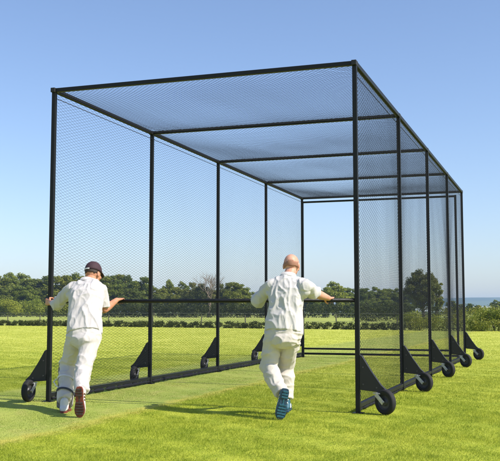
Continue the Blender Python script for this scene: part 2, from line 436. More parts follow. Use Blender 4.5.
def gusset(sx):
    """triangular outrigger plate, outward = +x*sx; local origin at post foot"""
    bm = bmesh.new(); th = 0.028
    prof = [(0.0, 0.235), (0.255, 0.21), (0.268, 0.24), (0.208, 0.285), (0.115, 0.42), (0.026, 0.57), (0.0, 0.585)]
    f = [bm.verts.new((sx*(h+0.001+x), -th, z)) for x, z in prof]; b = [bm.verts.new((sx*(h+0.001+x), th, z)) for x, z in prof]
    bm.faces.new(f); bm.faces.new(b[::-1])
    for i in range(len(prof)): j = (i+1) % len(prof); bm.faces.new((f[i], b[i], b[j], f[j]))
    bmesh.ops.bevel(bm, geom=bm.edges[:], offset=0.003, segments=1, affect='EDGES')
    return bm
def castor(parent, loc, yaw, r=0.124, wd=0.066):
    """fork mesh with tyre and rim as children; trails toward local -y"""
    bm = bmesh.new(); wc = V((0, -0.085, r-0.215))     # wheel centre relative to pivot (pivot z = .215)
    add_box(bm, (0, -0.004, -0.010), (0.09, 0.09, 0.014), None, 0.003)
    add_tube(bm, [(0, 0, -0.004), (0, 0, -0.032)], 0.028, 16)
    for s in (-1, 1):
        a = V((s*(wd/2+0.012), -0.008, -0.026)); b = wc+V((s*(wd/2+0.012), 0, 0))
        d = (b-a); z = d.normalized(); x = V((1, 0, 0)); y = z.cross(x)
        add_box(bm, (a+b)/2, (0.006, 0.044, d.length+0.03), Matrix((x, y, z)).transposed(), 0.002)
    add_box(bm, (0, -0.008, -0.029), (wd+0.03, 0.05, 0.006), None, 0.001)
    add_tube(bm, [wc+V((-wd/2-0.022, 0, 0)), wc+V((wd/2+0.022, 0, 0))], 0.011, 12)
    fk = bm_link('castor', bm, M_steel, parent, loc); fk.rotation_euler = (0, 0, yaw)
    bm = bmesh.new(); nseg = 40; prof = []
    for k in range(15):
        a = math.pi*k/14; prof.append((-math.cos(a)*wd/2, r-0.028+0.028*math.sin(a)**0.6))
    prof = [(-wd/2*0.75, r*0.60)]+prof+[(wd/2*0.75, r*0.60)]
    rings = [[wc+V((x, rr*math.cos(t), rr*math.sin(t))) for t in [2*math.pi*q/nseg for q in range(nseg)]] for x, rr in prof]
    add_ring_tube(bm, rings, False)
    bm_link('tyre', bm, M_tyre, fk, smooth=True)
    bm = bmesh.new()
    rp = [(-0.020, 0.012), (-0.020, 0.030), (-0.008, 0.040), (-0.010, 0.062), (-0.024, r*0.62), (0.024, r*0.62), (0.010, 0.062), (0.008, 0.040), (0.020, 0.030), (0.020, 0.012)]
    add_ring_tube(bm, [[wc+V((x, rr*math.cos(t), rr*math.sin(t))) for t in [2*math.pi*q/28 for q in range(28)]] for x, rr in rp], True)
    bm_link('rim', bm, M_rim, fk, smooth=False)
for i in range(NB+1):
    for sx, x in ((1, 0.0), (-1, -CW)):
        g = bm_link('bracket_plate', gusset(sx), M_plate, cage, (x, i*BL, 0))
        for q_, (bx, bz) in enumerate(((0.035, 0.29), (0.035, 0.46), (0.17, 0.26))):
            bm = bmesh.new(); add_tube(bm, [(sx*(h+bx), -0.036, bz), (sx*(h+bx), 0.036, bz)], 0.008, 6); bm_link('bolt', bm, M_rim, g)
        if sx > 0: yw = R(58+5*math.sin(i*2.1))
        else: yw = R(4+5*math.sin(i*1.7))
        castor(cage, (x+sx*(0.212), i*BL-0.005, 0.215), yw)

# ------------------------------------------------------------------ people
def union(name, bm, voxel, smooth=4, parent=None, mat=None, disp=None):
    bmesh.ops.recalc_face_normals(bm, faces=bm.faces)
    me = bpy.data.meshes.new('tmp'); bm.to_mesh(me); bm.free()
    o = bpy.data.objects.new('tmp', me); C.objects.link(o)
    md = o.modifiers.new('r', 'REMESH'); md.mode = 'VOXEL'; md.voxel_size = voxel; md.use_smooth_shade = True
    if smooth:
        sm = o.modifiers.new('s', 'SMOOTH'); sm.factor = 0.5; sm.iterations = smooth
    dg = bpy.context.evaluated_depsgraph_get(); dg.update()
    me2 = bpy.data.meshes.new_from_object(o.evaluated_get(dg))
    bpy.data.objects.remove(o); bpy.data.meshes.remove(me)
    me2.name = name; me2.materials.clear()
    if disp:
        nm = [v.normal.copy() for v in me2.vertices]
        for v, n in zip(me2.vertices, nm): v.co += n*disp(v.co)
        me2.update()
    return link(name, me2, mat, parent)

def add_torso(bm, secs, right):
    """secs: (centre, a, b, fwd) elliptical (superellipse) rings"""
    rings = []
    for c, a, b, up in secs:
        f = up.cross(right).normalized(); r = f.cross(up).normalized()
        ring = []
        for k in range(28):
            t = 2*math.pi*k/28; ct, st = math.cos(t), math.sin(t); e = 0.85
            ring.append(c+r*a*math.copysign(abs(ct)**e, ct)+f*b*math.copysign(abs(st)**e, st))
        rings.append(ring)
    add_ring_tube(bm, rings)

def foot_frame(ankle, d, up):
    d = V(d).normalized(); up = (V(up)-d*V(up).dot(d)).normalized(); x = d.cross(up).normalized()
    org = V(ankle)-d*0.075-up*0.085
    return org, x, d, up
def add_shoe(bm, fr, grow=0.0):
    org, x, d, up = fr
    secs = [(-0.008, 0.018, 0.035, 0.05), (0.0, 0.030, 0.05, 0.05), (0.03, 0.038, 0.075, 0.05), (0.075, 0.039, 0.095, 0.05), (0.12, 0.039, 0.085, 0.045), (0.17, 0.045, 0.066, 0.035),
            (0.22, 0.048, 0.052, 0.028), (0.26, 0.040, 0.042, 0.022), (0.285, 0.022, 0.030, 0.016)]
    rings = []
    for y, a, hh, _ in secs:
        ring = []
        for k in range(18):
            t = 2*math.pi*k/18; ct, st = math.cos(t), math.sin(t)
            zz = 0.008+(hh-0.008)*(0.5+0.5*math.copysign(abs(st)**0.7, st))
            ring.append(org+d*y+x*(a+grow)*math.copysign(abs(ct)**0.75, ct)*(1.0 if st < 0.3 else 1-0.35*(st-0.3))+up*zz)
        rings.append(ring)
    add_ring_tube(bm, rings)
def add_sole(bm, fr, tread=True):
    org, x, d, up = fr
    out = []
    prof = [(-0.012, 0.0), (-0.008, 0.024), (0.02, 0.036), (0.07, 0.036), (0.12, 0.035), (0.17, 0.045), (0.215, 0.051), (0.25, 0.046), (0.28, 0.028), (0.292, 0.0)]
    pts = [(y, w) for y, w in prof]+[(y, -w) for y, w in prof[-2:0:-1]]
    lo = [bm.verts.new(org+d*y+x*w*0.97+up*(-0.012)) for y, w in pts]; hi = [bm.verts.new(org+d*y+x*w+up*0.012) for y, w in pts]
    bm.faces.new(lo); bm.faces.new(hi[::-1])
    for i in range(len(pts)): j = (i+1) % len(pts); bm.faces.new((lo[i], hi[i], hi[j], lo[j]))
def add_treads(bm, fr, ys):
    org, x, d, up = fr
    M = Matrix((x, d, up)).transposed()
    add_box(bm, org+d*0.13+up*(-0.0135), (0.014, 0.25, 0.004), M)
    for y, w in ys: add_box(bm, org+d*y+up*(-0.0165), (w, 0.017, 0.009), M, 0.002)

def add_hand(bm, wrist, grip, along, reach, side, up=V((0, 0, 1)), gr=0.030):
    """hand closed over a bar. grip = bar centre, along = bar direction pointing to the thumb side, reach = from wrist towards the bar, up = over the bar"""
    along = along.normalized(); up = up.normalized(); reach = (reach-along*reach.dot(along)-up*reach.dot(up)).normalized()
    kn = grip-reach*0.030+up*(gr*0.85)
    for k in range(4):   # palm as overlapping metacarpals
        o = along*(0.031-0.0205*k)
        w0 = V(wrist)+along*(0.014-0.010*k)
        add_caps(bm, w0, kn+o*0.95, 0.0155, 0.0115, 10)
        L = (1.0, 1.08, 1.0, 0.85)[k]; r0 = (0.0078, 0.0080, 0.0076, 0.0068)[k]
        a0 = kn+o; 
        pts = [a0, grip+o+up*(gr+0.004)+reach*0.004*L, grip+o+up*(gr*0.55)+reach*(gr*0.95), grip+o-up*(gr*0.35)+reach*(gr*1.02), grip+o-up*(gr*0.95*L)+reach*gr*0.35]
        for i in range(4): add_caps(bm, pts[i], pts[i+1], r0*(1-0.06*i), r0*(1-0.06*(i+1)), 8)
    # heel of the hand + thumb from the side of the palm, passing under the bar
    b0 = V(wrist)+along*0.022+(kn-V(wrist))*0.30-up*0.006
    t1 = b0+along*0.026+(kn-V(wrist))*0.30-up*0.016
    t2 = grip-reach*0.030+along*0.046-up*(gr*0.75)
    t3 = grip+along*0.036-up*(gr+0.008)+reach*0.004
    add_caps(bm, b0, t1, 0.015, 0.0115, 10); add_caps(bm, t1, t2, 0.0108, 0.0095, 10); add_caps(bm, t2, t3, 0.0092, 0.0075, 10)

def cloth_disp(fold, amp, seed, off=0.0):
    o = V((seed*3.1, seed*1.7, seed*0.9))
    def f(p):
        q = V((p.x*fold[0], p.y*fold[1], p.z*fold[2]))+o
        q += noise.noise_vector(p*3+o)*0.55
        a = noise.noise(q)
        k1 = max(0.0, 1-2.6*abs(noise.noise(q*0.9+o*1.3)))**1.6; k2 = max(0.0, 1-2.8*abs(noise.noise(V((q.x*1.3+q.z*0.5, q.y*1.3, q.z*1.1-q.x*0.5))-o)))**1.6
        k3 = max(0.0, 1-3*abs(noise.noise(q*2.1+o*2)))**1.5
        return off+amp*(0.40*a+0.42*k1+0.42*k2+0.16*k3-0.30)
    return f
def cloth_mat(name, col, stain=0.0, weave=900):
    t = NT(name); p = t.n('ShaderNodeTexCoord').outputs['Object']
    n1 = t.noise(p, 5, 4); n2 = t.noise(t.vscale(p, (14, 14, 5)), 1.0, 5, 0.6); n3 = t.noise(p, weave, 2)
    c = t.mix(t.ramp(n1, 0.35, 0.65), tuple(x*0.955 for x in col), col)
    if stain:
        z = t.dot(p, (0, 0, 1)); n4 = t.noise(p, 7, 5, 0.65)
        c = t.mix(t.math('MULTIPLY', t.math('MULTIPLY', t.ramp(z, 0.62, 0.30), t.ramp(n4, 0.50, 0.66)), stain), c, (0.36, 0.36, 0.20))
    hb = t.math('ADD', t.math('MULTIPLY', n2, 1.0), t.math('MULTIPLY', n3, 0.06))
    return t.done(t.bsdf(c, 0.85, spec=0.15, bump=hb, bstr=0.55, bdist=0.010, Sheen_Weight=0.1))
def skin_mat(name, col):
    t = NT(name); p = t.n('ShaderNodeTexCoord').outputs['Object']
    n1 = t.noise(p, 18, 4); n2 = t.noise(p, 160, 3)
    c = t.mix(t.ramp(n1, 0.35, 0.7), col, (col[0]*1.02, col[1]*0.78, col[2]*0.70))
    return t.done(t.bsdf(c, 0.5, spec=0.35, bump=n2, bstr=0.2, bdist=0.001, Subsurface_Weight=0.08))
M_shirt1 = cloth_mat('white_cotton_shirt', (0.55, 0.52, 0.51)); M_shirt2 = cloth_mat('white_cricket_shirt', (0.55, 0.53, 0.51))
M_tr1 = cloth_mat('white_cricket_trousers', (0.56, 0.525, 0.50), 0.35); M_tr2 = cloth_mat('cream_cricket_trousers', (0.58, 0.535, 0.475), 0.4)
M_skin1 = skin_mat('tanned_skin', (0.48, 0.25, 0.15)); M_skin2 = skin_mat('sunburnt_skin', (0.56, 0.33, 0.235))
M_white = simple('white_leather', (0.6, 0.59, 0.57), 0.5, 0, 0.06, 40, 0.2, 0.002)
M_pad = simple('white_leg_guard', (0.62, 0.60, 0.58), 0.55, 0, 0.06, 25, 0.2, 0.003)
M_strap = simple('dark_strap', (0.04, 0.045, 0.06), 0.8, 0, 0.2, 40)
M_cap = simple('dark_maroon_cap', (0.040, 0.016, 0.024), 0.8, 0, 0.3, 60, 0.3, 0.002)
M_hair1 = simple('dark_hair', (0.035, 0.022, 0.015), 0.7, 0, 0.5, 200, 0.8, 0.003)
M_hair2 = simple('cropped_ginger_hair', (0.31, 0.155, 0.10), 0.85, 0, 0.2, 260, 0.4, 0.001)
M_redsole = simple('red_brown_sole', (0.17, 0.035, 0.022), 0.6, 0, 0.35, 50, 0.3, 0.003)
M_dksole = simple('dark_sole_studs', (0.05, 0.03, 0.028), 0.6, 0, 0.3, 50)
M_teal = simple('teal_shoe_mesh', (0.02, 0.10, 0.15), 0.55, 0, 0.3, 60, 0.3, 0.002)
M_navy = simple('navy_sole', (0.02, 0.055, 0.10), 0.55, 0, 0.3, 50, 0.3, 0.003)
M_eye = simple('eye_white', (0.75, 0.73, 0.70), 0.2, 0, 0.02, 20, 0); M_iris = simple('eye_iris', (0.05, 0.035, 0.025), 0.2, 0, 0.1, 50, 0)
M_lip = simple('lips', (0.42, 0.17, 0.13), 0.45, 0, 0.1, 50, 0.1)

def person(J, label, group, mats, opts):
    """J: world joints"""
    base = V(((J['toeR'].x+J['ankL'].x)/2, (J['toeR'].y+J['ankL'].y)/2, 0))
    root = empty('person', base, 0); tag(root, label, 'person', group)
    J = {k: V(v)-base for k, v in J.items()}
    skin, shirt_m, trou_m, hair_m = mats
    hipc = (J['hipL']+J['hipR'])/2; shc = (J['shL']+J['shR'])/2
    rh = (J['hipR']-J['hipL']).normalized(); rs = (J['shR']-J['shL']).normalized()
    neck = J['neck']; up = (neck-hipc).normalized()
    hU = opts['head_up'].normalized(); hF = opts['head_fwd']; hF = (hF-hU*hF.dot(hU)).normalized(); hR = hF.cross(hU).normalized()
    hc = J['head']
    def sp(f): return hipc.lerp(neck, f)-V((0, 0.028*math.sin(math.pi*min(1, max(0, f))), -0.02*math.sin(math.pi*min(1, max(0, f)))))  # slightly rounded back
    def torso_secs(g, lo=-0.16, hi=0.96):
        tb = [(-0.16, 0.135, 0.095), (-0.08, 0.165, 0.118), (-0.035, 0.170, 0.121), (0.03, 0.172, 0.122), (0.18, 0.158, 0.112), (0.34, 0.150, 0.108), (0.52, 0.165, 0.118), (0.68, 0.180, 0.122), (0.80, 0.180, 0.112), (0.90, 0.150, 0.092), (0.96, 0.105, 0.075), (1.02, 0.065, 0.062)]
        out = []
        for f, a, b in tb:
            if lo-1e-6 <= f <= hi+1e-6:
                rr = rh.lerp(rs, min(1, max(0, f))); c = sp(f) if f >= 0 else hipc+up*f*0.66
                out.append((c, (a+g)*opts.get('bulk', 1), (b+g)*opts.get('bulk', 1), rr, up))
        return out
    def tors(bm, g, lo, hi, flare=None):
        ss = torso_secs(g, lo, hi)
        rings = []
        for i, (c, a, b, rr, u) in enumerate(ss):
            if flare and i < len(flare): a += flare[i]; b += flare[i]
            rings.append((c, a, b, rr, u))
        for r_ in [rings]:
            RG = []
            for c, a, b, rr, u in r_:
                f = u.cross(rr).normalized(); r = f.cross(u).normalized(); ring = []
                for k in range(28):
                    t = 2*math.pi*k/28; ct, st = math.cos(t), math.sin(t); e = 0.85
                    ring.append(c+r*a*math.copysign(abs(ct)**e, ct)+f*b*math.copysign(abs(st)**e, st))
                RG.append(ring)
            add_ring_tube(bm, RG)
    # ---- body: one continuous mesh
    bm = bmesh.new()
    tors(bm, 0, -0.16, 1.02)
    add_caps(bm, neck-up*0.03, hc-hU*0.05-hF*0.012, 0.064, 0.056)
    add_ell(bm, hc+hU*0.018-hF*0.004, (hR, hF, hU), (0.077, 0.097, 0.094))
    add_ell(bm, hc-hU*0.045+hF*0.022, (hR, hF, hU), (0.058, 0.070, 0.066))
    add_ell(bm, hc-hU*0.098+hF*0.062, (hR, hF, hU), (0.026, 0.024, 0.020), 2)   # chin
    add_ell(bm, hc+hU*0.038+hF*0.078, (hR, hF, hU), (0.052, 0.020, 0.016), 2)   # brow
    for s in (-1, 1):
        e0 = hc+hR*s*0.079-hF*0.008-hU*0.012
        add_ell(bm, e0, ((hR*0.5-hF*s*0.2+hR).normalized(), hF, hU), (0.011, 0.020, 0.033), 2)
        add_ell(bm, hc+hR*s*0.042+hF*0.062-hU*0.025, (hR, hF, hU), (0.028, 0.026, 0.024), 2)   # cheek
        add_ell(bm, hc+hR*s*0.031+hF*0.0835+hU*0.010, (hR, hF, hU), (0.014, 0.012, 0.012), 2)  # eye
    add_caps(bm, hc+hF*0.088+hU*0.015, hc+hF*0.112-hU*0.030, 0.009, 0.014, 10)
    for s in (-1, 1): add_ell(bm, hc+hF*0.098+hR*s*0.012-hU*0.033, (hR, hF, hU), (0.009, 0.011, 0.008), 2)
    for z_, w in ((-0.058, 0.024), (-0.068, 0.021)):
        add_ell(bm, hc+hF*0.092+hU*z_, (hR, hF, hU), (w, 0.011, 0.006), 2)
    for s in ('L', 'R'):
        add_caps(bm, J['neck']-up*0.065, J['sh'+s]-up*0.02, 0.055, 0.046)
        add_caps(bm, J['sh'+s]-up*0.012, J['el'+s], 0.046, 0.041); 
        fm = J['el'+s].lerp(J['wr'+s], 0.3)
        add_caps(bm, J['el'+s], fm, 0.042, 0.044); add_caps(bm, fm, J['wr'+s], 0.044, 0.027)
        add_hand(bm, J['wr'+s], J['grip'+s], opts['along'+s], J['grip'+s]-J['wr'+s], s, opts.get('gup'+s, V((0, 0, 1))), opts.get('gr'+s, 0.028))
        add_caps(bm, J['hip'+s]-up*0.02, J['kn'+s], 0.088, 0.057)
        cm = J['kn'+s].lerp(J['ank'+s], 0.32); bk = V((0, -0.012, 0))
        add_caps(bm, J['kn'+s], cm+bk, 0.055, 0.054); add_caps(bm, cm+bk, J['ank'+s], 0.054, 0.036)
        fo, x, d, u2 = foot_frame(J['ank'+s], *opts['foot'+s])
        add_caps(bm, fo+d*0.045+u2*0.04, fo+d*0.10+u2*0.05, 0.030, 0.034); add_caps(bm, fo+d*0.10+u2*0.045, fo+d*0.235+u2*0.03, 0.033, 0.020)
    body = union('body', bm, 0.0048, 5, root, [skin, M_eye, M_iris, M_lip])
    eyes = [hc+hR*s*0.031+hF*0.094+hU*0.010 for s in (-1, 1)]; lip = hc+hF*0.102-hU*0.063
    for p in body.data.polygons:
        c = p.center
        if (c-hc).length > 0.16: continue
        for e in eyes:
            q = c-e; q2 = V((q.dot(hR), 0, q.dot(hU)))
            if (q).length < 0.016 and abs(q2.z) < 0.0055 and abs(q2.x) < 0.012: p.material_index = 2 if q2.length < 0.0058 else 1
        q = c-lip
        if abs(q.dot(hR)) < 0.022 and abs(q.dot(hU)) < 0.009 and abs(q.dot(hF)) < 0.016: p.material_index = 3
    # ---- shirt
    bm = bmesh.new()
    tors(bm, 0.022, opts.get('hem', -0.08), 0.96, opts.get('flare', [0.006, 0.006, 0.008, 0.004]))
    for s in ('L', 'R'):
        add_caps(bm, J['neck']-up*0.055, J['sh'+s]-up*0.006, 0.068, 0.070)
        a, b = J['sh'+s], J['el'+s]; d = (b-a).normalized(); dr = V((0, 0, -0.012))
        e = opts.get('sleeve'+s, 0.92)
        P = [a-d*0.03, a+(b-a)*0.15, a+(b-a)*0.45+dr*0.6, a+(b-a)*0.75+dr, a+(b-a)*e+dr*1.4]
        add_tube(bm, P, [0.062, 0.069, 0.066, 0.067, 0.070], 20)
        # cloth hanging from the armpit
        add_caps(bm, a+(b-a)*0.1-up*0.07, sp(0.62)+rs*(0.12 if s == 'R' else -0.12), 0.045, 0.06)
    sh = union('shirt', bm, 0.007, 5, root, shirt_m, cloth_disp((7.5, 7.5, 3.6), 0.025, opts['seed']))
    # collar
    bm = bmesh.new(); cc = neck-up*0.012-hF*0.004; cu = (up+hU).normalized()
    ring = []
    cf = (hF-cu*hF.dot(cu)).normalized(); cr = cf.cross(cu)
    n = 30
    lay = [(0.066, 0.072, -0.020), (0.071, 0.077, 0.018), (0.068, 0.074, 0.034), (0.074, 0.080, 0.036), (0.088, 0.094, 0.004), (0.093, 0.098, -0.012), (0.086, 0.092, -0.014), (0.078, 0.084, 0.010)]
    G = [[cc+cr*a*math.sin(t)-cf*b*math.cos(t)+cu*z_ for a, b, z_ in lay] for t in [math.radians(-165+330*k/n) for k in range(n+1)]]
    vr = [[bm.verts.new(p) for p in r] for r in G]
    for i in range(n):
        for j in range(len(lay)): j2 = (j+1) % len(lay); bm.faces.new((vr[i][j], vr[i][j2], vr[i+1][j2], vr[i+1][j]))
    bm.faces.new(vr[0]); bm.faces.new(vr[-1][::-1])
    bm_link('collar', bm, shirt_m, sh, smooth=True)
    # ---- trousers
    bm = bmesh.new()
    tors(bm, 0.012, -0.16, 0.18)
    add_ell(bm, hipc-up*0.085+V((0, -0.040, 0)), (rh, V((0, 1, 0)), V((0, 0, 1))), (0.148, 0.092, 0.095))   # seat
    for s in ('L', 'R'):
        k_, a_ = J['kn'+s], J['ank'+s]
        add_caps(bm, J['hip'+s]-up*0.03, k_, 0.100, 0.077)
        P = [k_.lerp(J['hip'+s], 0.15), k_, k_.lerp(a_, 0.3)+V((0, -0.012, -0.004)), k_.lerp(a_, 0.6)+V((0, -0.006, -0.006)), k_.lerp(a_, opts.get('cuff'+s, 0.93))]
        add_tube(bm, P, [0.080, 0.082, 0.080, 0.074, 0.069], 20)
        add_caps(bm, k_, k_.lerp(a_, 0.05), 0.084, 0.082)
    tr = union('trousers', bm, 0.007, 5, root, trou_m, cloth_disp((5, 5, 8.0), 0.021, opts['seed']+3))
    # ---- shoes
    for s in ('L', 'R'):
        fr = foot_frame(J['ank'+s], *opts['foot'+s]); um, sm_, tm = opts['shoe'+s]
        bm = bmesh.new(); add_shoe(bm, fr, 0.004)
        add_caps(bm, fr[0]+fr[2]*0.062+fr[3]*0.06, fr[0]+fr[2]*0.068+fr[3]*0.10, 0.045, 0.043)
        shoe = union('shoe', bm, 0.006, 3, root, um)
        bm = bmesh.new(); add_sole(bm, fr); bm_link('sole', bm, sm_, shoe)
        bm = bmesh.new(); add_treads(bm, fr, [(0.015, 0.05), (0.042, 0.062), (0.069, 0.06), (0.145, 0.066), (0.172, 0.078), (0.199, 0.086), (0.226, 0.082), (0.253, 0.066)])
        bm_link('tread', bm, tm, shoe)
        bm = bmesh.new(); org, x, d, u2 = fr
        for k in range(5):
            y = 0.115+0.02*k; z_ = 0.092-0.012*k
            add_caps(bm, org+d*y+x*0.022+u2*(z_-0.004), org+d*(y+0.008)-x*0.022+u2*(z_-0.004), 0.004, 0.004, 8)
        for s3 in (-1, 1):
            for q in range(3):
                add_tube(bm, [org+d*(0.06+0.03*q)+x*s3*0.0445+u2*0.02, org+d*(0.085+0.03*q)+x*s3*0.041+u2*0.055], 0.005, 8)
        bm_link('laces', bm, M_white if um is not M_white else sm_, shoe)
    # ---- hair / cap
    bm = bmesh.new()
    q = bmesh.ops.create_icosphere(bm, subdivisions=4, radius=1.0)['verts']; c0 = hc+hU*0.018-hF*0.006
    dele = []
    for v in q:
        p = v.co.copy(); v.co = c0+hR*p.x*0.0785+hF*p.y*0.0985+hU*p.z*0.0965+noise.noise_vector(p*5)*0.0006
        keep = (p.z > -0.36+0.30*max(0, p.y) and p.y < 0.35+0.0*p.z) if not opts['bald'] else (p.z > -0.55 and p.z < 0.08+0.30*noise.noise(p*3) and p.y < 0.30)
        if p.y > -0.15 and p.z < -0.12 and abs(p.x) > 0.5: keep = False
        if opts['bald'] is False and p.z > 0.25 and p.y < 0.75: keep = True
        if not keep: dele.append(v)
    bmesh.ops.delete(bm, geom=dele, context='VERTS')
    bmesh.ops.solidify(bm, geom=bm.faces[:], thickness=-0.0015)
    bm_link('hair', bm, hair_m, root, smooth=True)
    if opts.get('cap'):
        bm = bmesh.new(); nn = 36; rings = []
        for i in range(10):
            ph = R(-4+94*i/9.0); cz, sz = math.cos(ph), math.sin(ph)
            rings.append([c0+hU*(0.016+0.108*sz)+hR*0.0885*cz**0.9*math.cos(t)+hF*(0.1085*cz**0.9*math.sin(t)+0.004) for t in [2*math.pi*k/nn for k in range(nn)]] if i < 9 else [c0+hU*(0.016+0.109)+hR*0.004*math.cos(t)+hF*0.004*math.sin(t) for t in [2*math.pi*k/nn for k in range(nn)]])
        add_ring_tube(bm, rings, True)
        cp = bm_link('cap', bm, M_cap, root, smooth=True)
        bm = bmesh.new(); top = []; bot = []
        inner = []; outer = []
        for k in range(17):
            t = R(22+136*k/16)
            a = c0+hU*0.012+hR*0.088*math.cos(t)+hF*(0.108*math.sin(t)+0.002)
            ff = math.sin((t-R(22))/R(136)*math.pi)**0.6
            b = a+hF*0.068*ff-hU*(0.018*ff)+hR*0.0
            inner.append(a); outer.append(b)
        vi = [bm.verts.new(p) for p in inner]; vo = [bm.verts.new(p) for p in outer]
        for k in range(16): 
            if (vi[k].co-vo[k].co).length < 1e-6 and (vi[k+1].co-vo[k+1].co).length < 1e-6: continue
            bm.faces.new((vi[k], vi[k+1], vo[k+1], vo[k]))
        bmesh.ops.remove_doubles(bm, verts=bm.verts, dist=1e-5)
        bmesh.ops.solidify(bm, geom=bm.faces[:], thickness=0.004)
        bm_link('peak', bm, M_cap, cp)
        bm = bmesh.new()
        P = [c0+hU*0.010+hR*0.0915*math.cos(t)+hF*(0.1115*math.sin(t)+0.004) for t in [R(235+7*k) for k in range(8)]]
        rings = [[p+hU*z_+(p-c0).normalized()*o for z_, o in ((-0.007, 0), (0.007, 0), (0.007, 0.003), (-0.007, 0.003))] for p in P]
        add_ring_tube(bm, rings); bm_link('strap', bm, M_white, cp)
        bm = bmesh.new(); add_ell(bm, c0+hU*0.125, (hR, hF, hU), (0.008, 0.008, 0.004), 2); bm_link('button', bm, M_cap, cp, smooth=True)
    # ---- leg guard
    if opts.get('pad'):
        for s in opts['pad']:
            k_, a_ = J['kn'+s], J['ank'+s]; ax = (k_-a_).normalized(); f = V((0, 1, 0)); f = (f-ax*f.dot(ax)).normalized(); r = f.cross(ax).normalized()
            bm = bmesh.new(); G = []
            for i in range(14):
                q = i/13; c = (a_-ax*0.02).lerp(k_+ax*0.14, q)
                rad = 0.080+0.008*math.sin(q*math.pi)+(0.012 if 0.62 < q < 0.84 else 0)
                G.append([c+(r*math.sin(t)+f*math.cos(t))*(rad+0.005*abs(math.sin(t*4))) for t in [R(-88+176*k/20) for k in range(21)]])
            vr = [[bm.verts.new(p) for p in row] for row in G]
            for i in range(13):
                for j in range(20): bm.faces.new((vr[i][j], vr[i][j+1], vr[i+1][j+1], vr[i+1][j]))
            bmesh.ops.solidify(bm, geom=bm.faces[:], thickness=-0.012)
            pd = bm_link('leg_guard', bm, M_pad, root, smooth=True)
            for q in (0.22, 0.48, 0.80):
                c = (a_-ax*0.02).lerp(k_+ax*0.14, q); bm = bmesh.new()
                P = [c+(r*math.sin(t)+f*math.cos(t))*0.089-ax*0.02*math.sin(t) for t in [R(84+192*k/14) for k in range(15)]]
                rings = [[p-ax*0.011, p+ax*0.011, p+ax*0.011+(p-c).normalized()*0.005, p-ax*0.011+(p-c).normalized()*0.005] for p in P]
                add_ring_tube(bm, rings); bm_link('strap', bm, M_strap if q < 0.3 else M_pad, pd)
            # loose strap end
            bm = bmesh.new(); c = (a_-ax*0.02).lerp(k_+ax*0.14, 0.50)
            p0 = c-r*0.098-f*0.03
            add_tube(bm, [p0, p0-r*0.02-f*0.02-ax*0.05, p0+r*0.01-f*0.03-ax*0.11, p0+r*0.04-f*0.035-ax*0.15], 0.006, 8)
            bm_link('strap', bm, M_pad, pd)
    return root

GRP = None
barz = 1.13
def barpt(px):
    k = gp(px, 301, 1.0).x; s = (RORG.x-k*RORG.y)/(RV.x-k*RV.y)
    p = RORG-RV*s; return V((p.x, p.y, barz))
gR = barpt(121); gL = V((RORG-RV*CW).to_tuple()); gL = V((gL.x, gL.y, 1.125))
DZ = 0.175
J1 = dict(toeR=gp(82, 412, 8.97-DZ), ankR=gp(81.5, 393, 8.97-DZ), knR=gp(82.5, 371, 9.33-DZ), hipR=gp(92.5, 333, 9.53-DZ), hipL=gp(76.5, 332, 9.57-DZ),
          knL=gp(67.5, 366, 9.72-DZ), ankL=gp(64.5, 403, 9.38-DZ),
          neck=gp(87.5, 282, 9.87-DZ), head=gp(93, 274.2, 9.98-DZ), shL=gp(72, 288.5, 9.90-DZ), shR=gp(101, 289.5, 9.80-DZ),
          elL=gp(55.5, 303.5, 10.08-DZ), elR=gp(104.5, 309.5, 9.86-DZ), wrL=V((gL.x+0.03, gL.y-0.115, 1.115)), gripL=gL, wrR=gR+V((-0.035, -0.085, 0.012)), gripR=gR)
o1 = dict(head_up=V((0.05, 0.32, 1)), head_fwd=V((0.42, 0.9, -0.25)), alongL=V((0, 0, 1)), gupL=-RV, grL=0.043, alongR=-RV, 
          footR=((0.0, 0.18, -1), (0.04, 1, 0.18)), footL=((-0.05, 1, -0.0), (0, 0, 1)), seed=1, bald=False, cap=True, pad=('L',),
          shoeR=(M_white, M_redsole, M_dksole), shoeL=(M_white, M_redsole, M_dksole), hem=-0.035, sleeveL=1.05, sleeveR=0.80, bulk=0.93)
person(J1, 'person in dark cap and whites with a leg guard, pushing at the left post', None, (M_skin1, M_shirt1, M_tr1, M_hair1), o1)
gR2 = barpt(331); gL2 = barpt(257)
J2 = dict(toeR=gp(286, 404, 9.2-DZ), ankR=gp(286, 401, 9.12-DZ), knR=gp(285.5, 368, 9.20-DZ), hipR=gp(292.5, 331, 8.98-DZ), hipL=gp(274.5, 331, 9.02-DZ),
          knL=gp(268.5, 367, 9.06-DZ), ankL=gp(283, 395.5, 8.79-DZ),
          neck=gp(288.5, 276.5, 9.18-DZ), head=gp(291.5, 265.2, 9.26-DZ), shL=gp(271.5, 285.5, 9.13-DZ), shR=gp(305.5, 285.5, 9.0-DZ),
          elL=gp(257, 300, 9.31-DZ), elR=gp(317, 294, 9.13-DZ), wrL=gL2+V((0.0, -0.095, 0.015)), gripL=gL2, wrR=gR2+V((-0.03, -0.085, 0.02)), gripR=gR2)
o2 = dict(head_up=V((0.03, 0.22, 1)), head_fwd=V((0.30, 0.95, -0.2)), alongL=RV, alongR=-RV,
          footL=((-0.22, 0.12, -1), (-0.1, 1, 0.12)), footR=((0.1, 1, 0.0), (0, 0, 1)), seed=2, bald=True, cap=False,
          shoeR=(M_teal, M_navy, M_navy), shoeL=(M_teal, M_navy, M_teal), hem=-0.035, sleeveL=1.02, sleeveR=0.85, bulk=0.94)
person(J2, 'bare headed person in cream whites and teal shoes pushing the bar mid cage', None, (M_skin2, M_shirt2, M_tr2, M_hair2), o2)

